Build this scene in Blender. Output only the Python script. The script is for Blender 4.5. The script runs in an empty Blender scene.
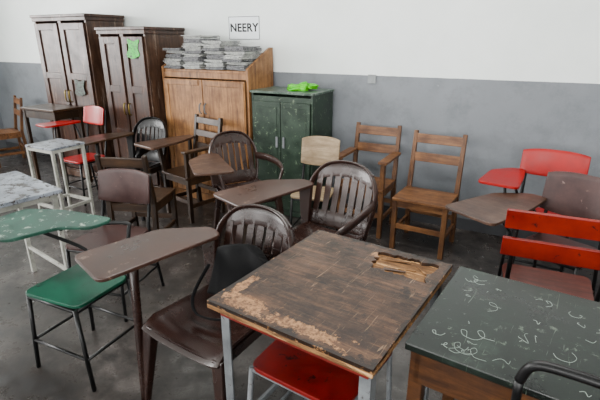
import bpy, bmesh, math, random
from mathutils import Vector, Matrix
random.seed(7)
COL=bpy.context.collection
R=math.radians

# ---------------------------------------------------------------- materials
def lin0(h):
    h=h.lstrip('#'); o=[]
    for i in (0,2,4):
        c=int(h[i:i+2],16)/255.0
        o.append(c/12.92 if c<=0.04045 else ((c+0.055)/1.055)**2.4)
    return o
def lin(h):
    o=[c**1.32 for c in lin0(h)]
    g=.3*o[0]+.6*o[1]+.1*o[2]
    return tuple(max(0.0005,g+(c-g)*1.06) for c in o)+(1.0,)
def linw(h): return tuple(lin0(h))+(1.0,)
def newmat(name):
    m=bpy.data.materials.new(name); m.use_nodes=True
    nt=m.node_tree; b=nt.nodes['Principled BSDF']
    return m,nt,b
def nd(nt,t,**kw):
    n=nt.nodes.new(t)
    for k,v in kw.items(): setattr(n,k,v)
    return n
def coords(nt,scale=(1,1,1)):
    tc=nd(nt,'ShaderNodeTexCoord'); mp=nd(nt,'ShaderNodeMapping')
    mp.inputs['Scale'].default_value=scale
    nt.links.new(tc.outputs['Object'],mp.inputs['Vector'])
    return mp.outputs['Vector']
def noise(nt,vec,scale,detail=6,rough=.6,dist=0):
    n=nd(nt,'ShaderNodeTexNoise'); n.inputs['Scale'].default_value=scale
    n.inputs['Detail'].default_value=detail; n.inputs['Roughness'].default_value=rough
    n.inputs['Distortion'].default_value=dist
    nt.links.new(vec,n.inputs['Vector']); return n.outputs['Fac']
def ramp(nt,fac,stops):
    r=nd(nt,'ShaderNodeValToRGB'); e=r.color_ramp.elements
    e[0].position=stops[0][0]; e[0].color=stops[0][1]
    e[1].position=stops[-1][0]; e[1].color=stops[-1][1]
    for s in stops[1:-1]:
        x=e.new(s[0]); x.color=s[1]
    nt.links.new(fac,r.inputs['Fac']); return r.outputs['Color']
def mix(nt,fac,a,b):
    m=nd(nt,'ShaderNodeMix',data_type='RGBA')
    if hasattr(fac,'links'): nt.links.new(fac,m.inputs[0])
    else: m.inputs[0].default_value=fac
    for s,i in ((a,6),(b,7)):
        if hasattr(s,'links'): nt.links.new(s,m.inputs[i])
        else: m.inputs[i].default_value=s
    return m.outputs[2]
def bump(nt,b,h,strength=.3,dist=.004):
    bp=nd(nt,'ShaderNodeBump'); bp.inputs['Strength'].default_value=strength
    bp.inputs['Distance'].default_value=dist
    nt.links.new(h,bp.inputs['Height']); nt.links.new(bp.outputs['Normal'],b.inputs['Normal'])
def math_(nt,op,a,b=None):
    m=nd(nt,'ShaderNodeMath',operation=op)
    for i,s in enumerate((a,b)):
        if s is None: continue
        if hasattr(s,'links'): nt.links.new(s,m.inputs[i])
        else: m.inputs[i].default_value=s
    return m.outputs[0]
BW=((0,0,0,1),(1,1,1,1))
def thresh(nt,fac,lo,hi): return ramp(nt,fac,[(lo,BW[0]),(hi,BW[1])])

def wood(name,dark,light,axis='x',rough=.5,wear=None,wearlo=.6,scale=1.0,spec=.35):
    m,nt,b=newmat(name)
    s={'x':(1.2,14,14),'y':(14,1.2,14),'z':(14,14,1.2)}[axis]
    v=coords(nt,tuple(k*scale for k in s))
    g=noise(nt,v,2.5,8,.65,.6)
    col=ramp(nt,g,[(.3,lin(dark)),(.7,lin(light))])
    v2=coords(nt)
    big=noise(nt,v2,5,7,.7)
    col=mix(nt,ramp(nt,big,[(.40,(0,0,0,1)),(.68,(.8,.8,.8,1))]),col,lin(dark))
    if wear:
        w=noise(nt,v,1.6,10,.75,.3)
        col=mix(nt,thresh(nt,w,wearlo-.03,wearlo+.04),col,lin(wear))
    nt.links.new(col,b.inputs['Base Color'])
    nt.links.new(ramp(nt,big,[(.3,(rough*.8,)*3+(1,)),(.7,(min(1,rough*1.35),)*3+(1,))]),b.inputs['Roughness'])
    b.inputs['Specular IOR Level'].default_value=spec
    bump(nt,b,g,.25,.002)
    return m
def paint(name,c,c2=None,chip=None,chiplo=.66,rough=.45,metal=0,ns=6,spec=.35):
    m,nt,b=newmat(name); v=coords(nt)
    n=noise(nt,v,ns,8,.7)
    col=ramp(nt,n,[(.35,lin(c)),(.68,lin(c2 or c))])
    if chip:
        w=noise(nt,v,ns*3.5,8,.75,.5)
        col=mix(nt,thresh(nt,w,chiplo-.02,chiplo+.02),col,lin(chip))
    nt.links.new(col,b.inputs['Base Color'])
    nt.links.new(ramp(nt,n,[(.3,(rough*.8,)*3+(1,)),(.7,(min(1,rough*1.3),)*3+(1,))]),b.inputs['Roughness'])
    b.inputs['Metallic'].default_value=metal
    b.inputs['Specular IOR Level'].default_value=spec
    bump(nt,b,n,.1,.002)
    return m

M={}
M['greywood']=wood('worn_tablet_wood','#45342c','#7b6254','x',.36,'#a08e80',.65)
M['plastic']=paint('dark_brown_plastic','#33221e','#45322c','#62504a',.68,rough=.25,ns=3,spec=.5)
M['plastic2']=paint('brown_chair_plastic','#3a2823','#503c35','#6e5d54',.68,rough=.28,ns=3,spec=.5)
M['blackplastic']=paint('black_plastic','#191718','#252223',rough=.3)
M['tabplastic']=paint('brown_tablet_plastic','#432f28','#5e4840','#8a786c',.63,rough=.3,ns=3)
M['metalblack']=paint('black_steel','#101011','#1c1c1e','#3a3634',.7,rough=.4,ns=9)
M['metalgrey']=paint('grey_steel','#65676a','#8b8e90','#43342a',.62,rough=.42,ns=8)
M['metalwhite']=paint('white_steel','#94948e','#bcbbb4','#5e5046',.62,rough=.45,ns=8)
M['green']=paint('green_paint','#175040','#2a6c58','#16302a',.62,rough=.35)
M['greentop']=paint('green_tablet','#22463b','#4a7063','#a6b4a8',.60,rough=.36,spec=.3)
M['red']=paint('red_paint','#980b20','#b01329','#4a0c16',.68,rough=.33,spec=.3)
M['redshelf']=paint('red_brown_paint','#641a12','#822c1e','#2a1410',.58,rough=.5)
M['redseat']=paint('worn_red_seat','#661512','#8c241c','#2c1210',.60,rough=.42,spec=.25)
M['orange']=paint('orange_red_paint','#7c1f10','#983318','#3a150c',.64,rough=.36,spec=.3)
M['maroon']=paint('maroon_board','#442f2d','#5e4744','#8a7672',.66,rough=.32,spec=.3)
M['seatbrown']=wood('brown_seat_wood','#4a2620','#7a4438','x',.35,'#947060',.66)
M['chairwood']=wood('honey_chair_wood','#4e3526','#94704f','z',.42,'#33211a',.64)
M['chairwoodx']=wood('honey_chair_slats','#583c2b','#a57e5b','x',.38,'#33211a',.64)
M['darkchair']=wood('dark_chair_wood','#291c15','#52402f','z',.4)
M['darkchairx']=wood('dark_chair_slats','#34251b','#66503d','x',.36,'#86705e',.68)
M['wardrobe']=wood('dark_wardrobe_wood','#33211a','#6c4f41','z',.36,'#9a8678',.62)
M['wardrobeside']=wood('wardrobe_side_wood','#38261f','#7e6555','z',.33,'#a89a8e',.61)
M['cabwood']=wood('light_cabinet_wood','#725136','#bc946b','z',.45,'#50341e',.60)
M['locker']=paint('green_locker_paint','#29382e','#465649','#7d8876',.61,rough=.35)
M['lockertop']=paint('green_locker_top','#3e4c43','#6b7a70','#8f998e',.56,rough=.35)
M['ply']=wood('pale_plywood','#86745e','#b8a890','x',.45,'#5c4a36',.64)
M['whitetop']=paint('whitish_worn_top','#6f737b','#b4b9c0','#43342a',.54,rough=.3,ns=5)
M['brass']=paint('dull_brass','#7a6a3c','#9a8a50',rough=.3,metal=.8)
M['bag']=paint('green_bag','#3fae14','#86d848','#1f7010',.62,rough=.35,ns=20)
M['sticker']=paint('bright_green_sticker','#1fa83a','#38cc50','#2a2018',.55,rough=.5,ns=14)
M['stickerpale']=paint('pale_sticker','#3a4a40','#5f7468','#2a2018',.5,rough=.5,ns=18)
M['paper']=paint('aged_paper','#8d8f90','#cdcdc8','#45464a',.58,rough=.85,ns=26)
M['paper2']=paint('grey_paper','#5c5c5f','#a5a5a6','#2c2d32',.56,rough=.85,ns=26)
M['sign']=paint('sign_paper','#e8ecf0','#f2f4f6',rough=.6)
M['ink']=paint('black_ink','#101014','#14141a',rough=.6)
M['chalk']=paint('chalk','#9aa49d','#b4bdb7',rough=.9)
M['cloth']=paint('black_cloth','#0c0c0e','#18181b',rough=.8,spec=.15)
M['outlet']=paint('outlet_plastic','#8c8f90','#a8abac',rough=.4)

def boxmask(nt,sep,cx,cy,hx,hy,dn,amp):
    dx=math_(nt,'DIVIDE',math_(nt,'ABSOLUTE',math_(nt,'SUBTRACT',sep.outputs[0],cx)),hx)
    dy=math_(nt,'DIVIDE',math_(nt,'ABSOLUTE',math_(nt,'SUBTRACT',sep.outputs[1],cy)),hy)
    d=math_(nt,'MAXIMUM',dx,dy)
    d=math_(nt,'ADD',d,math_(nt,'MULTIPLY',math_(nt,'SUBTRACT',dn,.5),amp))
    return math_(nt,'LESS_THAN',d,1.0)
def desk_top_mat():
    m,nt,b=newmat('old_peeling_desktop')
    v=coords(nt,(1.2,12,10)); v2=coords(nt)
    g=noise(nt,v,3,9,.7,.5); n2=noise(nt,v2,5,8,.7); n3=noise(nt,v2,24,8,.75); n4=noise(nt,v2,70,6,.7); n6=noise(nt,v2,11,9,.75,.6)
    col=ramp(nt,g,[(.3,lin('#2f2119')),(.52,lin('#5e4635')),(.75,lin('#8f7058'))])
    col=mix(nt,ramp(nt,n2,[(.43,(0,0,0,1)),(.60,(.9,.9,.9,1))]),col,lin('#33251b'))
    col=mix(nt,ramp(nt,n3,[(.58,(0,0,0,1)),(.72,(.6,.6,.6,1))]),col,lin('#8d7159'))
    col=mix(nt,math_(nt,'MULTIPLY',thresh(nt,n6,.59,.62),.8),col,lin('#1d1510'))
    vs=coords(nt,(60,3,1)); s=noise(nt,vs,1.5,4,.6,1.5)
    col=mix(nt,math_(nt,'MULTIPLY',thresh(nt,s,.64,.68),.7),col,lin('#9c8670'))
    vs=coords(nt,(3,50,1)); s=noise(nt,vs,1.5,4,.6,1.5)
    col=mix(nt,thresh(nt,s,.63,.67),col,lin('#1a130f'))
    tc=nd(nt,'ShaderNodeTexCoord'); sep=nd(nt,'ShaderNodeSeparateXYZ')
    nt.links.new(tc.outputs['Object'],sep.inputs[0])
    pale=mix(nt,ramp(nt,n4,[(.4,(0,0,0,1)),(.6,(1,1,1,1))]),lin('#6e4e36'),lin('#bd9874'))
    edge=math_(nt,'MAXIMUM',math_(nt,'DIVIDE',math_(nt,'ABSOLUTE',sep.outputs[0]),.315),math_(nt,'DIVIDE',math_(nt,'ABSOLUTE',sep.outputs[1]),.37))
    e1=math_(nt,'ADD',edge,math_(nt,'MULTIPLY',math_(nt,'SUBTRACT',n6,.5),.36))
    col=mix(nt,math_(nt,'MULTIPLY',math_(nt,'GREATER_THAN',e1,.975),.8),col,lin('#221812'))
    e2=math_(nt,'ADD',edge,math_(nt,'MULTIPLY',math_(nt,'SUBTRACT',n3,.5),.22))
    col=mix(nt,math_(nt,'MULTIPLY',math_(nt,'GREATER_THAN',e2,1.015),.85),col,pale)
    for (cx,cy,hx,hy,amp) in ((-.19,-.31,.08,.035,4.5),(.06,-.32,.12,.025,4.2),(-.275,-.22,.018,.08,4),(.05,.28,.04,.02,3)):
        col=mix(nt,math_(nt,'MULTIPLY',boxmask(nt,sep,cx,cy,hx,hy,n3,amp),.85),col,pale)
    nt.links.new(col,b.inputs['Base Color'])
    b.inputs['Specular IOR Level'].default_value=.3
    nt.links.new(ramp(nt,n2,[(.3,(.28,.28,.28,1)),(.7,(.55,.55,.55,1))]),b.inputs['Roughness'])
    bump(nt,b,n3,.4,.004); return m
M['desktop']=desk_top_mat()
M['hole']=wood('exposed_particle_board','#4a3220','#b48e66','x',.85,'#d9b68e',.58,scale=2.5)
def green_black():
    m,nt,b=newmat('green_black_worn_paint'); v=coords(nt)
    n=noise(nt,v,5,8,.7); n3=noise(nt,v,26,8,.75,.4)
    col=ramp(nt,n,[(.35,lin('#141b18')),(.58,lin('#243029')),(.75,lin('#45534b'))])
    col=mix(nt,thresh(nt,n3,.60,.66),col,lin('#6f796e'))
    vs=coords(nt,(30,2,1)); s=noise(nt,vs,2,5,.6,2)
    col=mix(nt,thresh(nt,s,.65,.69),col,lin('#6c776c'))
    nt.links.new(col,b.inputs['Base Color']); b.inputs['Specular IOR Level'].default_value=.4
    nt.links.new(ramp(nt,n,[(.3,(.22,.22,.22,1)),(.7,(.42,.42,.42,1))]),b.inputs['Roughness'])
    bump(nt,b,n3,.2,.002); return m
M['greenblack']=green_black()
M['apronwood']=wood('apron_wood','#332015','#745236','x',.45,'#9a7852',.66)

def wall_mat():
    m,nt,b=newmat('two_tone_wall'); geo=nd(nt,'ShaderNodeNewGeometry')
    sep=nd(nt,'ShaderNodeSeparateXYZ'); nt.links.new(geo.outputs['Position'],sep.inputs[0])
    n=noise(nt,geo.outputs['Position'],1.3,6,.6); n2=noise(nt,geo.outputs['Position'],14,6,.7); n5=noise(nt,geo.outputs['Position'],4,9,.75)
    white=ramp(nt,n,[(.3,linw('#dde3e0')),(.7,linw('#edf1ef'))])
    grey=ramp(nt,n,[(.3,linw('#6a6e73')),(.7,linw('#787c81'))])
    grey=mix(nt,ramp(nt,n5,[(.48,(0,0,0,1)),(.72,(.8,.8,.8,1))]),grey,linw('#585c61'))
    grey=mix(nt,thresh(nt,n2,.69,.77),grey,linw('#8d9195'))
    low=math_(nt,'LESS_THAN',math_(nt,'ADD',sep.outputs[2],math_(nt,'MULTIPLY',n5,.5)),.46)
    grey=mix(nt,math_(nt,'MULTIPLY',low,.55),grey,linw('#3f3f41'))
    col=mix(nt,math_(nt,'LESS_THAN',math_(nt,'ADD',sep.outputs[2],math_(nt,'MULTIPLY',n2,.006)),1.303),white,grey)
    nt.links.new(col,b.inputs['Base Color']); b.inputs['Roughness'].default_value=.6
    bump(nt,b,n2,.08,.003); return m
M['wall']=wall_mat()
def floor_mat():
    m,nt,b=newmat('polished_concrete_floor'); v=coords(nt)
    n=noise(nt,v,1.3,9,.7,.5); n2=noise(nt,v,8,9,.75)
    col=ramp(nt,n,[(.32,lin('#332f2d')),(.5,lin('#544f4c')),(.7,lin('#78726f'))])
    col=mix(nt,ramp(nt,n2,[(.43,(0,0,0,1)),(.64,(.9,.9,.9,1))]),col,lin('#292523'))
    nt.links.new(col,b.inputs['Base Color']); b.inputs['Specular IOR Level'].default_value=.5
    nt.links.new(ramp(nt,n2,[(.3,(.18,.18,.18,1)),(.7,(.48,.48,.48,1))]),b.inputs['Roughness'])
    bump(nt,b,n2,.12,.004); return m
M['floor']=floor_mat()
M['ceil']=paint('ceiling_white','#d0d2d0','#dcdedc',rough=.8,ns=1)
M['base']=paint('dark_baseboard','#4b4c4f','#5a5b5e',rough=.6)

# ---------------------------------------------------------------- geometry helpers
def box(bm,c,s,rot=None):
    r=bmesh.ops.create_cube(bm,size=1)['verts']
    mt=Matrix.Diagonal((s[0],s[1],s[2],1))
    Mx=Matrix.Translation(Vector(c))@(rot.to_4x4() if rot is not None else Matrix.Identity(4))@mt
    for v in r: v.co=Mx@v.co
def beam(bm,p0,p1,w,d,w1=None,d1=None,upv=(0,1,0)):
    p0=Vector(p0);p1=Vector(p1); z=(p1-p0).normalized(); y=Vector(upv)
    if abs(z.dot(y))>.98: y=Vector((1,0,0))
    x=y.cross(z).normalized(); y=z.cross(x)
    w1=w if w1 is None else w1; d1=d if d1 is None else d1
    vs=[]
    for p,ww,dd in ((p0,w,d),(p1,w1,d1)):
        for sx,sy in ((-1,-1),(1,-1),(1,1),(-1,1)):
            vs.append(bm.verts.new(p+x*sx*ww/2+y*sy*dd/2))
    bm.faces.new(vs[3::-1]); bm.faces.new(vs[4:])
    for i in range(4):
        j=(i+1)%4; bm.faces.new((vs[i],vs[j],vs[4+j],vs[4+i]))
def smooth(pts,n=6,closed=False):
    P=[Vector(p) for p in pts]; out=[]
    N=len(P)
    rng=range(N) if closed else range(N-1)
    for i in rng:
        if closed: a,b,c,d=P[i-1],P[i],P[(i+1)%N],P[(i+2)%N]
        else: a,b,c,d=P[max(i-1,0)],P[i],P[i+1],P[min(i+2,N-1)]
        for k in range(n):
            t=k/n
            out.append(.5*((2*b)+(c-a)*t+(2*a-5*b+4*c-d)*t*t+(3*b-a-3*c+d)*t**3))
    if not closed: out.append(P[-1])
    return out
def tube(bm,pts,r,n=8,closed=False,flat=1.0,upv=None):
    pts=[Vector(p) for p in pts]; N=len(pts); rings=[]
    prev=None
    for i,p in enumerate(pts):
        if closed: t=(pts[(i+1)%N]-pts[i-1]).normalized()
        else: t=(pts[min(i+1,N-1)]-pts[max(i-1,0)]).normalized()
        if upv is not None: a=Vector(upv)
        elif prev is None: a=Vector((0,0,1)) if abs(t.z)<.9 else Vector((0,1,0))
        else: a=prev
        x=(a-t*a.dot(t))
        if x.length<1e-4: x=Vector((1,0,0))-t*t.x
        x.normalize()
        prev=x; y=t.cross(x)
        rr=r[i] if isinstance(r,(list,tuple)) else r
        rings.append([bm.verts.new(p+x*math.cos(2*math.pi*k/n)*rr+y*math.sin(2*math.pi*k/n)*rr*flat) for k in range(n)])
    for i in range(N if closed else N-1):
        A=rings[i];B=rings[(i+1)%N]
        for k in range(n):
            f=bm.faces.new((A[k],A[(k+1)%n],B[(k+1)%n],B[k])); f.smooth=True
    if not closed:
        bm.faces.new(rings[0][::-1]); bm.faces.new(rings[-1])
def rounded(pts,r=.03,n=4):
    out=[];N=len(pts)
    for i in range(N):
        p=Vector(pts[i]).to_2d();a=Vector(pts[i-1]).to_2d();b=Vector(pts[(i+1)%N]).to_2d()
        d1=min(r,(a-p).length*.45);d2=min(r,(b-p).length*.45)
        s=p+(a-p).normalized()*d1;e=p+(b-p).normalized()*d2
        for k in range(n+1):
            t=k/n; out.append((1-t)**2*s+2*t*(1-t)*p+t*t*e)
    return out
def plate(bm,outline,z0,z1,xf=None):
    lo=[bm.verts.new((p[0],p[1],z0)) for p in outline]
    hi=[bm.verts.new((p[0],p[1],z1)) for p in outline]
    bm.faces.new(hi); bm.faces.new(lo[::-1]); n=len(lo)
    for i in range(n):
        bm.faces.new((lo[i],lo[(i+1)%n],hi[(i+1)%n],hi[i]))
    if xf is not None:
        for v in lo+hi: v.co=xf@v.co
def surf(bm,fn,nu,nv,thick):
    """curved shell of given thickness; fn(u,v)->Vector"""
    g=[[Vector(fn(i/nu,j/nv)) for j in range(nv+1)] for i in range(nu+1)]
    def nrm(i,j):
        a=g[min(i+1,nu)][j]-g[max(i-1,0)][j]; b=g[i][min(j+1,nv)]-g[i][max(j-1,0)]
        return a.cross(b).normalized()
    T=[[bm.verts.new(g[i][j]+nrm(i,j)*thick/2) for j in range(nv+1)] for i in range(nu+1)]
    B=[[bm.verts.new(g[i][j]-nrm(i,j)*thick/2) for j in range(nv+1)] for i in range(nu+1)]
    for i in range(nu):
        for j in range(nv):
            f=bm.faces.new((T[i][j],T[i+1][j],T[i+1][j+1],T[i][j+1])); f.smooth=True
            f=bm.faces.new((B[i][j],B[i][j+1],B[i+1][j+1],B[i+1][j])); f.smooth=True
    for i in range(nu):
        bm.faces.new((T[i][0],B[i][0],B[i+1][0],T[i+1][0])); bm.faces.new((T[i][nv],T[i+1][nv],B[i+1][nv],B[i][nv]))
    for j in range(nv):
        bm.faces.new((T[0][j],T[0][j+1],B[0][j+1],B[0][j])); bm.faces.new((T[nu][j],B[nu][j],B[nu][j+1],T[nu][j+1]))

def mesh_obj(name,fn,mat,bevel=0.0,parent=None,label=None):
    bm=bmesh.new(); fn(bm)
    bmesh.ops.recalc_face_normals(bm,faces=bm.faces)
    me=bpy.data.meshes.new(name); bm.to_mesh(me); bm.free()
    o=bpy.data.objects.new(name,me); COL.objects.link(o)
    me.materials.append(mat)
    if bevel:
        md=o.modifiers.new('bevel','BEVEL'); md.width=bevel; md.segments=2; md.limit_method='ANGLE'; md.angle_limit=R(40)
    if parent is not None: o.parent=parent
    if label: o['label']=label
    return o
def thing(name,label,cat,loc,rot=0,group=None):
    e=bpy.data.objects.new(name,None); e.empty_display_size=.1; COL.objects.link(e)
    e.location=loc; e.rotation_euler=(0,0,R(rot)); e['label']=label; e['category']=cat
    if group: e['group']=group
    return e

# ---------------------------------------------------------------- furniture
def steel_chair(name,label,cat,x,y,rot,seat,back=None,tab=None,frame=None,tabout=None,sw=.38,sd=.38,bt=.84,bb=.60,bw=.38,h=.45,th=.72,slats=False,tubetop=False):
    """facing local -y, tablet on the sitter's right (-x)"""
    fr=frame or M['metalblack']; e=thing(name,label,cat,(x,y,0),rot)
    a=sw/2-.02; d=sd/2-.02
    for sx in (-1,1):
        mesh_obj('leg',lambda bm:tube(bm,[(sx*(a+.015),-d-.03,0),(sx*a,-d,h-.02)],.011),fr,parent=e)
        top=bt if (back or tubetop) else h-.02
        pts=[(sx*(a+.015),d+.05,0),(sx*a,d,h-.02)]
        if back or tubetop: pts=smooth([(sx*(a+.015),d+.06,0),(sx*a,d,h-.02),(sx*a,d+.02,h+.12),(sx*a,d+.07,top-.02)],5)
        mesh_obj('leg',lambda bm:tube(bm,pts,.011),fr,parent=e)
    def rails(bm):
        z=h-.03
        tube(bm,[(-a,-d,z),(a,-d,z)],.010); tube(bm,[(-a,d,z),(a,d,z)],.010)
        for sx in (-1,1): tube(bm,[(sx*a,-d,z),(sx*a,d,z)],.010)
    def low(bm):
        for sx in (-1,1):
            tube(bm,[(sx*(a+.01),-d-.02,.17),(sx*(a+.01),d+.035,.17)],.008)
        tube(bm,[(-a-.01,-d-.02,.17),(a+.01,-d-.02,.17)],.008)
        tube(bm,[(-a-.01,d+.035,.17),(a+.01,d+.035,.17)],.008)
    mesh_obj('frame',rails,fr,parent=e); mesh_obj('footrest',low,fr,parent=e)
    o=rounded([(-sw/2,-sd/2),(sw/2,-sd/2),(sw/2-.02,sd/2),(-sw/2+.02,sd/2)],.05,5)
    mesh_obj('seat',lambda bm:plate(bm,o,h-.018,h),seat,.004,e)
    if back and not slats:
        def bk(bm):
            def f(u,v):
                X=(u-.5)*bw; cr=1-abs(2*u-1)**3*.18
                z=bb+(bt-bb)*v; z=(bb+bt)/2+(z-(bb+bt)/2)*cr
                return (X, d+.045+.03*(v-.5)*1.2-.03*abs(2*u-1)**2+.012, z)
            surf(bm,f,12,8,.012)
        mesh_obj('backrest',bk,back,.003,e)
    if slats:
        for z in (bt-.06,bt-.20):
            mesh_obj('back_slat',lambda bm:box(bm,(0,d+.055+ (z-.7)*.12,z),(bw,.016,.095),Matrix.Rotation(R(-8),3,'X')),back,.004,e)
    if tubetop:
        mesh_obj('back_tube',lambda bm:tube(bm,smooth([(-a,d+.07,bt-.02),(-a*.86,d+.08,bt+.035),(-a*.5,d+.08,bt+.05),(a*.5,d+.08,bt+.05),(a*.86,d+.08,bt+.035),(a,d+.07,bt-.02)],5),.012),fr,parent=e)
    if tab:
        ol=tabout or [(-.50,-.34),(-.17,-.36),(-.18,-.02),(-.20,.20),(-.30,.20),(-.46,.06)]
        ol=rounded(ol,.05,5)
        mesh_obj('writing_tablet',lambda bm:plate(bm,ol,th-.018,th),tab,.004,e)
        cx,cy=(-.3,-.12)
        if tabout: cx=sum(p[0] for p in tabout)/len(tabout); cy=sum(p[1] for p in tabout)/len(tabout)
        mesh_obj('tablet_support',lambda bm:tube(bm,smooth([(-a,-d,h-.03),(-a-.04,-d-.01,h+.06),(cx,cy-.08,th-.06),(cx,cy-.03,th-.022),(cx,cy+.1,th-.022)],5),.010),fr,parent=e)
        mesh_obj('tablet_support',lambda bm:tube(bm,smooth([(-a,d,h-.03),(-a-.03,d-.02,h+.1),(-.25,.12,th-.06),(-.25,.08,th-.022),(cx,cy+.05,th-.022)],5),.010),fr,parent=e)
    return e

def plastic_chair(name,label,x,y,rot,mat,tabmat=None,arm=True,h=.44,sc=(1.1,1.04,1)):
    e=thing(name,label,'chair',(x,y,0),rot); e.scale=sc
    def seat(bm):
        def f(u,v):
            X=(u-.5)*(.43-.05*v); Y=-.21+.42*v
            z=h-.02*math.sin(math.pi*u)*math.sin(math.pi*min(1,v+.1))
            if v<.12: z-=(.12-v)*.35
            z+=.02*abs(2*u-1)**4
            return (X,Y,z)
        surf(bm,f,14,14,.012)
        for sx in (-1,1): beam(bm,(sx*.20,-.18,h-.03),(sx*.185,.19,h-.03),.012,.05,upv=(0,0,1))
        box(bm,(0,-.19,h-.04),(.38,.012,.04)); box(bm,(0,.19,h-.03),(.36,.012,.05))
    mesh_obj('seat',seat,mat,.002,e)
    for sx in (-1,1):
        mesh_obj('leg',lambda bm:beam(bm,(sx*.235,-.225,0),(sx*.195,-.175,h-.01),.032,.032,.055,.05),mat,.006,e)
        mesh_obj('leg',lambda bm:beam(bm,(sx*.215,.27,0),(sx*.18,.18,h-.01),.032,.032,.05,.055),mat,.006,e)
    def yb(X,z): return .20+(z-h)*.26+.05*(1-(X/.23)**2)
    def back(bm):
        rim=smooth([(-.185,yb(-.185,h),h-.01),(-.215,yb(-.215,.60),.60),(-.205,yb(-.205,.74),.74),(-.13,yb(-.13,.835),.835),(0,yb(0,.86),.86),(.13,yb(.13,.835),.835),(.205,yb(.205,.74),.74),(.215,yb(.215,.60),.60),(.185,yb(.185,h),h-.01)],6)
        tube(bm,rim,.026,8,flat=.42)
        def arch(X): return .86-1.1*abs(X)**2 - (.05 if abs(X)>.19 else 0)
        def f(u,v):
            X=(u-.5)*.36; t=arch(X)-.005; z=t-.085*(1-v)
            return (X,yb(X,z),z)
        surf(bm,f,12,3,.010)
        for X in (-.165,-.11,-.055,0,.055,.11,.165):
            zt=arch(X)-.06
            pts=[(X,yb(X,h+.05+(zt-h-.05)*k/6),h+.05+(zt-h-.05)*k/6) for k in range(7)]
            for k in range(6): beam(bm,pts[k],Vector(pts[k+1])+Vector((0,0,.003)),.040,.008,upv=(0,1,0))
        def g(u,v):
            X=(u-.5)*.40; z=h+.0+.10*v; return (X,yb(X,z),z)
        surf(bm,g,10,2,.010)
    mesh_obj('backrest',back,mat,.002,e)
    def armf(bm,s):
        tube(bm,smooth([(s*.21,yb(.21,.64),.655),(s*.245,.12,.665),(s*.26,-.05,.66),(s*.245,-.17,.63),(s*.21,-.19,.55),(s*.20,-.185,h-.01)],6),.030,8,flat=.4)
    if arm: mesh_obj('armrest',lambda bm:armf(bm,1),mat,.0,e)
    if tabmat:
        ol=rounded([(-.53,-.28),(-.24,-.35),(-.19,.02),(-.155,.24),(-.27,.28),(-.33,.22),(-.45,.12)],.05,5)
        mesh_obj('writing_tablet',lambda bm:plate(bm,ol,.703,.722),tabmat,.005,e)
        mesh_obj('tablet_support',lambda bm:beam(bm,(-.205,.20,h),(-.215,.215,.705),.05,.03,.09,.03),mat,.004,e)
        mesh_obj('tablet_support',lambda bm:tube(bm,smooth([(-.235,-.225,.02),(-.25,-.20,.40),(-.29,-.16,.64),(-.32,-.12,.70)],5),.022,8,flat=.6),mat,.0,e)
    else: mesh_obj('armrest',lambda bm:armf(bm,-1),mat,.0,e)
    return e

def wood_chair(name,label,x,y,rot,mv,mh,w=.40,d=.38,h=.44,bt=.90,arms=False,tab=None,nsl=2,tx=0):
    e=thing(name,label,'chair',(x,y,0),rot); a=w/2-.02; b=d/2-.02; t=.038
    for sx in (-1,1):
        mesh_obj('leg',lambda bm:beam(bm,(sx*a,-b,0),(sx*a,-b,(.66 if arms else h-.02)),t,t),mv,.004,e)
        def bl(bm):
            beam(bm,(sx*a,b+.03,0),(sx*a,b,h),t,t); beam(bm,(sx*a,b,h-.01),(sx*a,b+.07,bt),t,t,t*.85,t*.8)
        mesh_obj('leg',bl,mv,.004,e)
    mesh_obj('seat',lambda bm:plate(bm,rounded([(-w/2,-d/2-.015),(w/2,-d/2-.015),(w/2,d/2-.04),(-w/2,d/2-.04)],.015,2),h-.022,h),mh,.004,e)
    for sx in (-1,1):
        mesh_obj('stretcher',lambda bm:box(bm,(sx*a,.005,.16),(.02,2*b-t*.6,.035)),mh,.003,e)
    mesh_obj('stretcher',lambda bm:box(bm,(0,-b,.20),(2*a-t*.8,.02,.04)),mh,.003,e)
    mesh_obj('stretcher',lambda bm:box(bm,(0,b+.015,.22),(2*a-t*.8,.02,.04)),mh,.003,e)
    def rails(bm):
        for sx in (-1,1): box(bm,(sx*a,0,h-.05),(.022,2*b,.055))
        for sy in (-1,1): box(bm,(0,sy*b,h-.05),(2*a,.022,.055))
    mesh_obj('seat_rail',rails,mh,.0,e)
    zs={2:(bt-.06,bt-.21),3:(bt-.05,bt-.17,bt-.29)}[nsl]
    for z in zs:
        yy=b+.07*(z-h)/(bt-h)
        mesh_obj('back_slat',lambda bm:box(bm,(0,yy-.004,z),(2*a-.01,.018,.075 if nsl==2 else .06),Matrix.Rotation(R(-8),3,'X')),mh,.004,e)
    if arms:
        for sx in (-1,1):
            mesh_obj('armrest',lambda bm:box(bm,(sx*(a+.01),-.03,.67),(.075,d+.02,.022)),mh,.004,e)
    if tab:
        ol=rounded([(-.46+tx,-.40),(-.14+tx,-.40),(-.12+tx*.5,-.08),(-.14,.17),(-.24,.17),(-.40+tx*.8,.0)],.04,4)
        mesh_obj('writing_tablet',lambda bm:plate(bm,ol,.70,.722),tab,.004,e)
        mesh_obj('tablet_support',lambda bm:beam(bm,(-a,-b,h-.05),(-a-.02,-b-.03,.70),.035,.035),mv,.003,e)
        mesh_obj('tablet_support',lambda bm:beam(bm,(-a-.01,b-.03,h-.05),(-a-.01,b-.03,.70),.03,.03),mv,.003,e)
        mesh_obj('armrest',lambda bm:box(bm,(a+.01,0,.67),(.06,d+.04,.022)),mh,.004,e)
        mesh_obj('arm_post',lambda bm:beam(bm,(a,-b,h-.03),(a,-b,.66),.034,.034),mv,.003,e)
    return e

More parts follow.
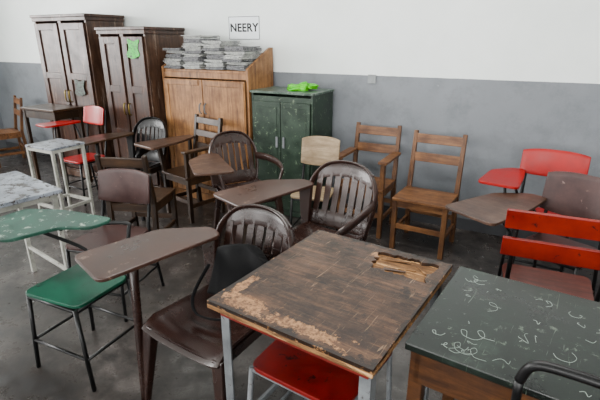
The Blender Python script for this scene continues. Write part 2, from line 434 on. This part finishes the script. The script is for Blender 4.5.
# ---------------------------------------------------------------- room
def struct(name,fn,mat):
    o=mesh_obj(name,fn,mat); o['kind']='structure'; return o
XL,XR,YF,YB,HT=-7.3,3.2,-3.2,3.97,3.1
struct('floor',lambda bm:box(bm,((XL+XR)/2,(YF+YB)/2,-.05),(XR-XL+.4,YB-YF+.4,.1)),M['floor'])
struct('ceiling',lambda bm:box(bm,((XL+XR)/2,(YF+YB)/2,HT+.05),(XR-XL+.4,YB-YF+.4,.1)),M['ceil'])
struct('wall_back',lambda bm:box(bm,((XL+XR)/2,YB+.08,HT/2),(XR-XL+.32,.16,HT)),M['wall'])
def holed(bm,axis,pos,a0,a1,wins,z0=1.0,z1=2.6):
    def bx(s,e,zz0,zz1):
        if axis=='x': box(bm,(pos,(s+e)/2,(zz0+zz1)/2),(.16,e-s,zz1-zz0))
        else: box(bm,((s+e)/2,pos,(zz0+zz1)/2),(e-s,.16,zz1-zz0))
    bx(a0,a1,0,z0); bx(a0,a1,z1,HT); c=a0
    for s,e in wins: bx(c,s,z0,z1); c=e
    bx(c,a1,z0,z1)
LW=[(-2.4,-.4),(.3,2.3)]; FW=[(-6.4,-4.2),(-3.4,-1.0),(-.2,2.2)]
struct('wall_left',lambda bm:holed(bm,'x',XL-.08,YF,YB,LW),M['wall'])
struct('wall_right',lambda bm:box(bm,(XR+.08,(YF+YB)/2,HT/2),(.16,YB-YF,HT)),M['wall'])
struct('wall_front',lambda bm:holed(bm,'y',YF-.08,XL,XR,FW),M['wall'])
def winframe(bm,axis,pos,s,e,z0=1.0,z1=2.6):
    n=4
    for i in range(n+1):
        q=s+(e-s)*i/n
        if axis=='x': box(bm,(pos,q,(z0+z1)/2),(.04,.04,z1-z0))
        else: box(bm,(q,pos,(z0+z1)/2),(.04,.04,z1-z0))
    for z in (z0+.02,(z0+z1)/2,z1-.02):
        if axis=='x': box(bm,(pos,(s+e)/2,z),(.04,e-s,.04))
        else: box(bm,((s+e)/2,pos,z),(e-s,.04,.04))
k=1
for s,e in LW: struct('window_%d'%k,lambda bm:winframe(bm,'x',XL-.08,s,e),M['metalwhite']); k+=1
for s,e in FW: struct('window_%d'%k,lambda bm:winframe(bm,'y',YF-.08,s,e),M['metalwhite']); k+=1
struct('baseboard_back',lambda bm:box(bm,((XL+XR)/2,YB-.006,.05),(XR-XL,.012,.10)),M['base'])

# ---------------------------------------------------------------- storage
def wardrobe(label,x0,x1,y0,y1,h,sticker=None,rot=0):
    w=x1-x0; d=y1-y0
    e=thing('wardrobe',label,'wardrobe',((x0+x1)/2,(y0+y1)/2,0),rot)
    def body(bm):
        t=.025
        for sx in (-1,1): box(bm,(sx*(w/2-t/2),0,(h-.04)/2+.0),(t,d,h-.04))
        box(bm,(0,d/2-.008,h/2+.03),(w-2*t,.014,h-.12)); box(bm,(0,0,.09),(w-2*t,d-.02,.03)); box(bm,(0,-.01,h-.055),(w-2*t,d-.03,.025))
        box(bm,(0,-d/2+.012,.045),(w-2*t,.02,.07))
        box(bm,(0,-d/2+.012,(h)/2),(.05,.022,h-.12))
    mesh_obj('body',body,M['wardrobeside'],.003,e)
    def top(bm):
        box(bm,(0,-.012,h-.015),(w+.05,d+.03,.03)); box(bm,(0,-.008,h-.048),(w+.025,d+.018,.04))
    mesh_obj('cornice',top,M['wardrobe'],.005,e)
    for s in (-1,1):
        cx=s*(w/4-.003); dw=w/2-.04; z0=.13; z1=h-.09
        def door(bm):
            yy=-d/2-.012; fr=.07
            box(bm,(cx-dw/2+fr/2,yy,(z0+z1)/2),(fr,.024,z1-z0)); box(bm,(cx+dw/2-fr/2,yy,(z0+z1)/2),(fr,.024,z1-z0))
            for z in (z0+fr/2,z0+(z1-z0)*.36,z0+(z1-z0)*.66,z1-fr/2): box(bm,(cx,yy,z),(dw-2*fr+.004,.024,fr))
            box(bm,(cx,yy+.007,(z0+z1)/2),(dw-2*fr+.01,.008,z1-z0-.02))
        dd=mesh_obj('door',door,M['wardrobe'],.004,e)
        X=s*.035
        mesh_obj('handle',lambda bm:tube(bm,smooth([(X,-d/2-.02,h*.50),(X,-d/2-.045,h*.51),(X,-d/2-.045,h*.56),(X,-d/2-.02,h*.57)],4),.006),M['brass'],0,dd,label='dull metal pull handle')
    if sticker:
        pts=rounded([(.0,.03),(.09,.0),(.20,.03),(.17,.10),(.21,.19),(.12,.16),(.04,.20),(.06,.10)],.03,3)
        mesh_obj('painted_mark',lambda bm:plate(bm,[(p[0],p[1]) for p in pts],0,.002,Matrix.Translation((sticker[0],-d/2-.0265,sticker[1]))@Matrix.Rotation(R(90),4,'X')),M['sticker'] if sticker[2] else M['stickerpale'],0,e,label='green painted patch on the door')
    return e
wardrobe('tall dark brown wooden wardrobe with panelled double doors',-5.23,-4.36,3.42,3.92,1.86,(.10,1.0,False))
wardrobe('dark brown wooden wardrobe with green painted patch on its door',-4.12,-3.47,3.36,3.90,1.72,(.06,1.42,True))

# light wood cabinet
e=thing('cupboard','light brown wooden cupboard with raised back boards','cupboard',(-2.90,3.70,0))
w,d,h=1.04,.44,1.33
def cb(bm):
    t=.025
    for sx in (-1,1):
        pl=[(-d/2,0),(d/2,0),(d/2,1.53),(d/2-.05,1.53),(-d/2,h+.02)]
        plate(bm,pl,-t/2,t/2,Matrix.Translation((sx*(w/2-t/2),0,0))@Matrix(((0,0,1,0),(1,0,0,0),(0,1,0,0),(0,0,0,1))))
    box(bm,(0,0,h-.012),(w-2*t,d-.02,.025)); box(bm,(0,0,.09),(w-2*t,d-.02,.025))
    box(bm,(0,d/2-.01,.78),(w-2*t,.02,1.40)); box(bm,(0,-d/2+.012,.04),(w-2*t,.02,.08))
    box(bm,(0,-d/2+.012,h-.05),(w-2*t,.022,.055))
mesh_obj('body',cb,M['cabwood'],.003,e)
for s in (-1,1):
    dw=w/2-.035
    dd=mesh_obj('door',lambda bm:(box(bm,(s*(dw/2+.004),-d/2-.010,.67),(dw,.02,1.14)),box(bm,(s*(dw-.03),-d/2-.022,.67),(.05,.01,1.12)),box(bm,(s*(dw/2),-d/2-.022,1.21),(dw-.09,.01,.05))),M['cabwood'],.003,e)
    mesh_obj('handle',lambda bm:tube(bm,smooth([(s*.03,-d/2-.018,.92),(s*.03,-d/2-.045,.94),(s*.03,-d/2-.045,1.0),(s*.03,-d/2-.018,1.02)],4),.006),M['metalgrey'],0,dd,label='grey metal pull handle')
# green metal cabinet
e=thing('metal_cabinet','dark green painted metal cabinet with two doors','cabinet',(-2.05,3.71,0))
w,d,h=.63,.42,1.15
def gb(bm):
    t=.02
    for sx in (-1,1): box(bm,(sx*(w/2-t/2),0,h/2),(t,d,h))
    box(bm,(0,d/2-.01,h/2),(w-2*t,.02,h-.02)); box(bm,(0,0,.06),(w-2*t,d-.02,.02)); box(bm,(0,-d/2+.01,.03),(w-2*t,.02,.05))
    box(bm,(0,-d/2+.012,h-.05),(w-2*t,.022,.05))
mesh_obj('body',gb,M['locker'],.003,e)
mesh_obj('top',lambda bm:box(bm,(0,-.005,h+.008),(w+.02,d+.02,.02)),M['lockertop'],.004,e)
for s in (-1,1):
    dw=w/2-.024
    dd=mesh_obj('door',lambda bm:(box(bm,(s*(dw/2+.003),-d/2-.010,.58),(dw,.02,1.0)),box(bm,(s*(dw/2+.003),-d/2-.021,.58),(dw-.07,.006,.9))),M['locker'],.004,e)
    mesh_obj('handle',lambda bm:(box(bm,(s*.035,-d/2-.028,.72),(.022,.016,.10))),M['metalgrey'],.003,dd,label='grey metal door handle')
# plastic bag on the cabinet
def bag(bm):
    r=bmesh.ops.create_icosphere(bm,subdivisions=4,radius=1)['verts']
    for v in r:
        c=v.co.copy(); k=1+.22*math.sin(7*c.x+3*c.y)+.16*math.sin(11*c.y+5*c.z)+.12*math.sin(19*c.x+4*c.z)
        v.co=Vector((c.x*.13*k,c.y*.09*k,max(-.02,c.z*.04*k+.02*c.x)+.02))
    for f in bm.faces: f.smooth=True
b=mesh_obj('plastic_bag',bag,M['bag']); b.location=(-1.96,3.70,1.168); b['label']='crumpled bright green plastic bag on the metal cabinet'; b['category']='plastic bag'
# paper stacks on cupboard: sagging, uneven folded newspapers
def sheaf(seed,th):
    rr=random.Random(seed)
    def f(bm):
        n=3
        for i in range(n):
            ox,oy,a=rr.uniform(-.008,.008),rr.uniform(-.018,.018),rr.uniform(-.05,.05)
            W,D=.215+rr.uniform(-.02,.006),.30+rr.uniform(-.03,.01); ph=rr.uniform(0,6)
            z0=th*i/n+th/n/2
            def g(u,v):
                x=(u-.5)*W; y=(v-.5)*D
                e=max(abs(2*u-1),abs(2*v-1))
                X=x*math.cos(a)-y*math.sin(a)+ox; Y=x*math.sin(a)+y*math.cos(a)+oy
                return (X,Y,z0+.0025*math.sin(6*u+ph)*math.sin(5*v+ph)*e)
            surf(bm,g,6,6,th/n*.85)
    return f
ths=[.022,.034,.028,.042,.026]
kinds=[mesh_obj('paper_bundle',sheaf(i,ths[i]),M['paper'] if i in (1,2,4) else M['paper2']) for i in range(5)]
cnt=0
for pi,(px,n) in enumerate(((-3.27,6),(-3.02,9),(-2.775,8),(-2.54,6))):
    z=1.334
    for j in range(n):
        k=cnt%5; src=kinds[k]
        if cnt<5: o=src
        else:
            o=src.copy(); COL.objects.link(o)
        o.location=(px+random.uniform(-.006,.006),3.66+random.uniform(-.04,.015),z)
        z+=ths[k]+.003
        o.rotation_euler=(0,0,random.uniform(-.06,.06)+(math.pi if random.random()<.5 else 0)); o['label']='bundle of old grey papers stacked on the wooden cupboard'; o['category']='papers'; o['group']='paper stacks on the cupboard'
        cnt+=1
# wall sign
e=thing('sign','white paper sign with black lettering on the wall','sign',(-2.74,3.968,1.71))
mesh_obj('paper',lambda bm:box(bm,(0,0,0),(.37,.003,.22)),M['sign'],0,e)
def border(bm):
    for s in (-1,1):
        box(bm,(s*.18,-.002,0),(.005,.002,.215)); box(bm,(0,-.002,s*.105),(.365,.002,.005))
mesh_obj('border',border,M['ink'],0,e)
cu=bpy.data.curves.new('lettering','FONT'); cu.body='NEERY'; cu.size=.108; cu.align_x='CENTER'; cu.align_y='CENTER'; cu.offset=.003; cu.extrude=.001; cu.space_character=1.06
t=bpy.data.objects.new('lettering_curve',cu); COL.objects.link(t); bpy.context.view_layer.update()
me=bpy.data.meshes.new_from_object(t.evaluated_get(bpy.context.evaluated_depsgraph_get())); bpy.data.objects.remove(t)
t=bpy.data.objects.new('lettering',me); COL.objects.link(t); me.materials.clear(); me.materials.append(M['ink']); t.parent=e; t.location=(0,-.003,0); t.rotation_euler=(R(90),0,0)
def outl(bm):
    box(bm,(0,-.006,0),(.075,.012,.075)); box(bm,(0,-.013,0),(.03,.004,.03))
o=mesh_obj('wall_socket',outl,M['outlet'],.003); o.location=(-1.38,3.97,1.27); o['label']='small grey electrical socket on the wall'; o['category']='socket'

# ---------------------------------------------------------------- desks
# main desk
e=thing('school_desk','old wooden school desk with peeling top and grey metal legs','desk',(-.569,1.377,0),-6)
hole=[]
rr=random.Random(5); hc=(.15,.25)
for i in range(44):
    a=2*math.pi*i/44; kk=1/max(abs(math.cos(a))/.125,abs(math.sin(a))/.082)
    kk*=rr.uniform(.8,1.05); hole.append((hc[0]+kk*math.cos(a),hc[1]+kk*math.sin(a)))
mesh_obj('desktop',lambda bm:plate(bm,[(-.315,-.37),(.315,-.37),(.315,.37),(-.315,.37)],.720,.738),M['hole'],.002,e)
def veneer(bm):
    outer=[]; n=len(hole); used=set()
    for p in hole:
        dx,dy=p[0]-hc[0],p[1]-hc[1]
        s=min(((.315-hc[0]) if dx>0 else (hc[0]+.315))/max(abs(dx),1e-5),((.37-hc[1]) if dy>0 else (hc[1]+.37))/max(abs(dy),1e-5))
        outer.append([hc[0]+dx*s,hc[1]+dy*s])
    for c in ((-.315,-.37),(.315,-.37),(.315,.37),(-.315,.37)):
        j=min(range(n),key=lambda i:(outer[i][0]-c[0])**2+(outer[i][1]-c[1])**2 if i not in used else 9)
        used.add(j); outer[j]=list(c)
    z0,z1=.7375,.7505
    H1=[bm.verts.new((p[0],p[1],z1)) for p in hole]; H0=[bm.verts.new((p[0],p[1],z0)) for p in hole]
    O1=[bm.verts.new((p[0],p[1],z1)) for p in outer]; O0=[bm.verts.new((p[0],p[1],z0)) for p in outer]
    for i in range(n):
        j=(i+1)%n
        bm.faces.new((H1[i],O1[i],O1[j],H1[j])); bm.faces.new((H0[i],H0[j],O0[j],O0[i]))
        bm.faces.new((H1[i],H1[j],H0[j],H0[i])); bm.faces.new((O1[i],O0[i],O0[j],O1[j]))
mesh_obj('veneer',veneer,M['desktop'],.0,e,label='dark scratched peeling top layer')
for p0,p1,ww in (((.05,.285,.7392),(.17,.30,.7475),.03),((.09,.205,.7392),(.18,.215,.7450),.022),((.20,.30,.7392),(.25,.24,.7440),.02),((.14,.24,.7392),(.21,.25,.7425),.014)):
    mesh_obj('splinter',lambda bm:beam(bm,p0,p1,ww,.003,ww*.35,.003,upv=(0,0,1)),M['desktop'] if ww==.022 else M['hole'],0,e)
for sx in (-1,1):
    for sy in (-1,1):
        s=.038
        def lg(bm):
            box(bm,(sx*.275,sy*.325,.361),(s,.006,.722)); box(bm,(sx*(.275+s/2-.003),sy*.325-sy*s/2,.361),(.006,s,.722))
        mesh_obj('leg',lg,M['metalgrey'],.001,e)
def fr(bm):
    for sy in (-1,1): box(bm,(0,sy*.325,.70),(.575,.02,.04))
    for sx in (-1,1): box(bm,(sx*.285,0,.70),(.02,.65,.04))
mesh_obj('frame',fr,M['redshelf'],.0,e,label='red-brown painted rail under the top')
for sx in (-1,1): mesh_obj('stretcher',lambda bm:box(bm,(sx*.28,0,.15),(.015,.64,.025)),M['metalgrey'],.002,e)
steel_chair('steel_chair','steel chair with worn red seat pushed under the peeling desk','chair',-.575,1.26,174,M['redseat'],None,frame=M['metalgrey'],sw=.42,sd=.40,h=.50)
# right desk
e=thing('school_desk','dark green-black scratched desk with chalk scribbles and wooden apron','desk',(.275,1.392,0),-6)
mesh_obj('desktop',lambda bm:plate(bm,[(-.5,-.295),(.5,-.295),(.5,.295),(-.5,.295)],.715,.74),M['greenblack'],.004,e)
def apr(bm):
    for sy in (-1,1): box(bm,(0,sy*.265,.655),(.94,.02,.12))
    for sx in (-1,1): box(bm,(sx*.465,0,.655),(.02,.55,.12))
mesh_obj('apron',apr,M['apronwood'],.0,e)
for sx in (-1,1):
    for sy in (-1,1):
        mesh_obj('leg',lambda bm:beam(bm,(sx*.465,sy*.25,0),(sx*.465,sy*.25,.715),.045,.045),M['apronwood'],.004,e)
def chalk(bm):
    rr=random.Random(31); z=.7405
    def stroke(pts,w=.0016):
        P=smooth(pts,5)
        for i in range(len(P)-1): 
            if (P[i+1]-P[i]).length>1e-4: beam(bm,P[i],P[i+1],w,.0006,upv=(0,0,1))
    for q in range(64):
        cx=rr.uniform(-.46,.44); cy=rr.uniform(-.26,.25); L=rr.uniform(.010,.045); th=rr.uniform(-.6,1.2); pts=[]
        if q%3==0:  # loose loops
            n=rr.randint(5,11); ph=rr.uniform(0,6)
            loc=[(L*.25*i+L*.5*math.cos(ph+i*1.3),L*.6*math.sin(ph+i*1.3)) for i in range(n)]
        else:
            loc=[(L*i*.28+rr.uniform(-.008,.008),rr.uniform(-L,L)*.55) for i in range(rr.randint(2,6))]
        for X,Y in loc:
            X2=cx+X*math.cos(th)-Y*math.sin(th); Y2=cy+X*math.sin(th)+Y*math.cos(th)
            pts.append((max(-.49,min(.49,X2)),max(-.285,min(.285,Y2)),z))
        stroke(pts,rr.uniform(.0008,.0017))
mesh_obj('chalk_scribble',chalk,M['chalk'],0,e,label='pale chalk scribbles')

# left table
e=thing('table','worn whitish table with white metal legs','table',(-2.86,1.36,0),-10)
mesh_obj('tabletop',lambda bm:box(bm,(0,0,.738),(.66,.62,.024)),M['whitetop'],.003,e)
for sx in (-1,1):
    for sy in (-1,1): mesh_obj('leg',lambda bm:beam(bm,(sx*.29,sy*.27,0),(sx*.29,sy*.27,.726),.028,.028),M['metalwhite'],.002,e)
def fr(bm):
    for sy in (-1,1): box(bm,(0,sy*.27,.705),(.59,.022,.03))
    for sx in (-1,1): box(bm,(sx*.29,0,.705),(.022,.55,.03))
mesh_obj('frame',fr,M['metalwhite'],.0,e)
for sy in (-1,1): mesh_obj('stretcher',lambda bm:box(bm,(0,sy*.27,.2),(.58,.02,.02)),M['metalwhite'],.002,e)
# white steel desk frame
e=thing('school_desk','small school desk with white metal frame and pale top','desk',(-3.72,2.42,0),0)
mesh_obj('desktop',lambda bm:box(bm,(0,0,.735),(.36,.32,.018)),M['whitetop'],.003,e)
for sx in (-1,1):
    for sy in (-1,1): mesh_obj('leg',lambda bm:beam(bm,(sx*.165,sy*.145,0),(sx*.165,sy*.145,.73),.024,.024),M['metalwhite'],.002,e)
def fr(bm,z):
    for sy in (-1,1): box(bm,(0,sy*.145,z),(.34,.02,.026))
    for sx in (-1,1): box(bm,(sx*.165,0,z),(.02,.30,.026))
mesh_obj('frame',lambda bm:fr(bm,.712),M['metalwhite'],.0,e); mesh_obj('stretcher',lambda bm:fr(bm,.20),M['metalwhite'],.0,e)
# far wooden desk
e=thing('school_desk','brown wooden desk standing in front of the wardrobe','desk',(-4.86,3.20,0),0)
mesh_obj('desktop',lambda bm:box(bm,(0,0,.88),(.58,.36,.025)),M['darkchairx'],.003,e)
for sx in (-1,1):
    for sy in (-1,1): mesh_obj('leg',lambda bm:beam(bm,(sx*.26,sy*.15,0),(sx*.26,sy*.15,.868),.035,.035),M['darkchair'],.003,e)
mesh_obj('apron',lambda bm:[box(bm,(0,sy*.15,.82),(.52,.02,.08)) for sy in (-1,1)]+[box(bm,(sx*.26,0,.82),(.02,.31,.08)) for sx in (-1,1)],M['darkchair'],.0,e)

# ---------------------------------------------------------------- chairs
steel_chair('tablet_chair','black steel chair with green seat and green writing tablet','chair',-1.915,1.235,-87,M['green'],None,M['greentop'],sw=.36,sd=.36,
    tabout=[(-.24,.04),(-.10,.03),(-.04,-.12),(.18,-.20),(.20,-.52),(-.14,-.52),(-.22,-.3)])
plastic_chair('tablet_chair','dark brown plastic chair with slotted back and large writing tablet',-1.145,1.34,-6,M['plastic'],M['tabplastic'],arm=False,sc=(1.06,1.04,.975))
plastic_chair('tablet_chair','brown plastic chair with slotted back beside the worn desk',-1.08,2.24,-8,M['plastic2'],M['tabplastic'])
plastic_chair('tablet_chair','brown plastic chair with writing tablet in front of the cupboard',-2.02,2.88,58,M['plastic2'],M['greywood'],sc=(.96,1,1))
plastic_chair('tablet_chair','black plastic chair with rounded back and dark tablet near wardrobe',-3.38,2.96,8,M['blackplastic'],M['darkchairx'],sc=(.92,1,1))
wood_chair('wooden_chair','honey-brown wooden chair with ladder back against the wall',-.70,3.46,-3,M['chairwood'],M['chairwoodx'],w=.43)
wood_chair('wooden_armchair','brown wooden armchair with ladder back against the wall',-1.25,3.60,0,M['chairwood'],M['chairwoodx'],w=.42,arms=True)
wood_chair('tablet_chair','dark wooden tablet chair with slatted back by the cupboard',-2.83,3.14,-13,M['darkchair'],M['darkchairx'],tab=M['greywood'],bt=.92,nsl=3,tx=.16)
wood_chair('wooden_chair','brown wooden chair near the dark wardrobe',-6.35,3.45,-20,M['chairwood'],M['chairwoodx'],bt=.88)
wood_chair('wooden_chair','dark wooden chair turned away behind a brown steel chair',-2.70,2.40,200,M['darkchair'],M['darkchairx'],bt=.82)
steel_chair('steel_chair','black steel chair with dark brown back and seat','chair',-2.24,1.70,14,M['maroon'],M['maroon'],bt=.82,bb=.60,bw=.37)
steel_chair('steel_chair','steel chair with pale plywood back in front of green cabinet','chair',-1.51,3.08,10,M['ply'],M['ply'],bt=.86,bb=.62,bw=.32,sw=.32,sd=.32)
steel_chair('tablet_chair','steel tablet chair with bright red backrest and red tablet','chair',.12,3.34,-5,M['red'],M['red'],M['red'],bt=.87,bb=.68,bw=.42,
    tabout=[(-.40,-.30),(-.14,-.32),(-.15,-.02),(-.17,.18),(-.26,.18),(-.38,.04)])
steel_chair('tablet_chair','steel tablet chair with dull maroon back and brown tablet','chair',.21,2.84,-24,M['maroon'],M['maroon'],M['greywood'],bt=.85,bb=.58,bw=.42,th=.67,sd=.34,
    tabout=[(-.50,-.46),(-.15,-.50),(-.14,-.10),(-.17,.18),(-.29,.18),(-.44,.0)])
steel_chair('steel_chair','steel chair with two orange-red back slats and brown seat','chair',.16,2.33,184,M['seatbrown'],M['orange'],bt=.905,bw=.48,sw=.42,sd=.33,slats=True)
steel_chair('steel_chair','black tubular steel chair pushed under the scratched desk','chair',.215,1.19,174,M['seatbrown'],None,bt=.86,sw=.32,sd=.30,tubetop=True)
steel_chair('tablet_chair','steel tablet chair with small red backrest and red tablet','chair',-4.12,2.97,-3,M['red'],M['red'],M['red'],bt=.95,bb=.76,bw=.32,sw=.34,sd=.34,th=.79,
    tabout=[(-.42,-.22),(-.17,-.24),(-.16,-.02),(-.18,.16),(-.26,.16),(-.38,.04)])

# black cloth bag on the front plastic chair
e=thing('bag','limp black cloth bag slumped on the plastic chair','bag',(-1.11,1.46,.425),-6)
def bagf(bm):
    def f(u,v):
        X=(u-.5)*.34*(1-.12*v); z=.04+.26*v-.05*(2*u-1)**2*v
        return (X+.02,-.03+.09*v+.012*math.sin(9*u+3*v),z)
    surf(bm,f,14,10,.06)
mesh_obj('pouch',bagf,M['cloth'],.01,e)
mesh_obj('strap',lambda bm:tube(bm,smooth([(-.13,-.03,.20),(-.15,-.12,.08),(-.09,-.17,.03),(.02,-.16,.03),(.09,-.12,.06),(.12,-.04,.16)],6),.010,8,flat=.5),M['cloth'],0,e)

# ---------------------------------------------------------------- lights
def area(name,loc,rot,sx,sy,power,col=(1,1,1)):
    l=bpy.data.lights.new(name,'AREA'); l.shape='RECTANGLE'; l.size=sx; l.size_y=sy; l.energy=power; l.color=col
    o=bpy.data.objects.new(name,l); COL.objects.link(o); o.location=loc; o.rotation_euler=rot; return o
for (s,en),pw in zip(FW,(150,165,270)): area('window_light',((s+en)/2,YF-.25,1.8),(R(90),0,0),en-s,1.6,pw,(1,.99,.97))
for s,en in LW: area('window_light',(XL-.25,(s+en)/2,1.8),(R(90),0,R(-90)),en-s,1.6,400,(1,.995,.98))
area('ceiling_fill',(-1.0,2.1,HT-.05),(0,0,0),2.6,.5,95,(1,.985,.955))  # added weak fill light below the ceiling, not a real fixture
w=bpy.data.worlds.new('world'); bpy.context.scene.world=w; w.use_nodes=True
w.node_tree.nodes['Background'].inputs[0].default_value=(.9,.95,1,1); w.node_tree.nodes['Background'].inputs[1].default_value=1.0

# ---------------------------------------------------------------- camera
cam=bpy.data.objects.new('camera',bpy.data.cameras.new('camera')); COL.objects.link(cam)
cam.location=(0,0,1.6); cam.rotation_euler=(math.pi/2-R(19.6),0,R(28)); cam.data.lens=27; cam.data.clip_start=.02
bpy.context.scene.camera=cam
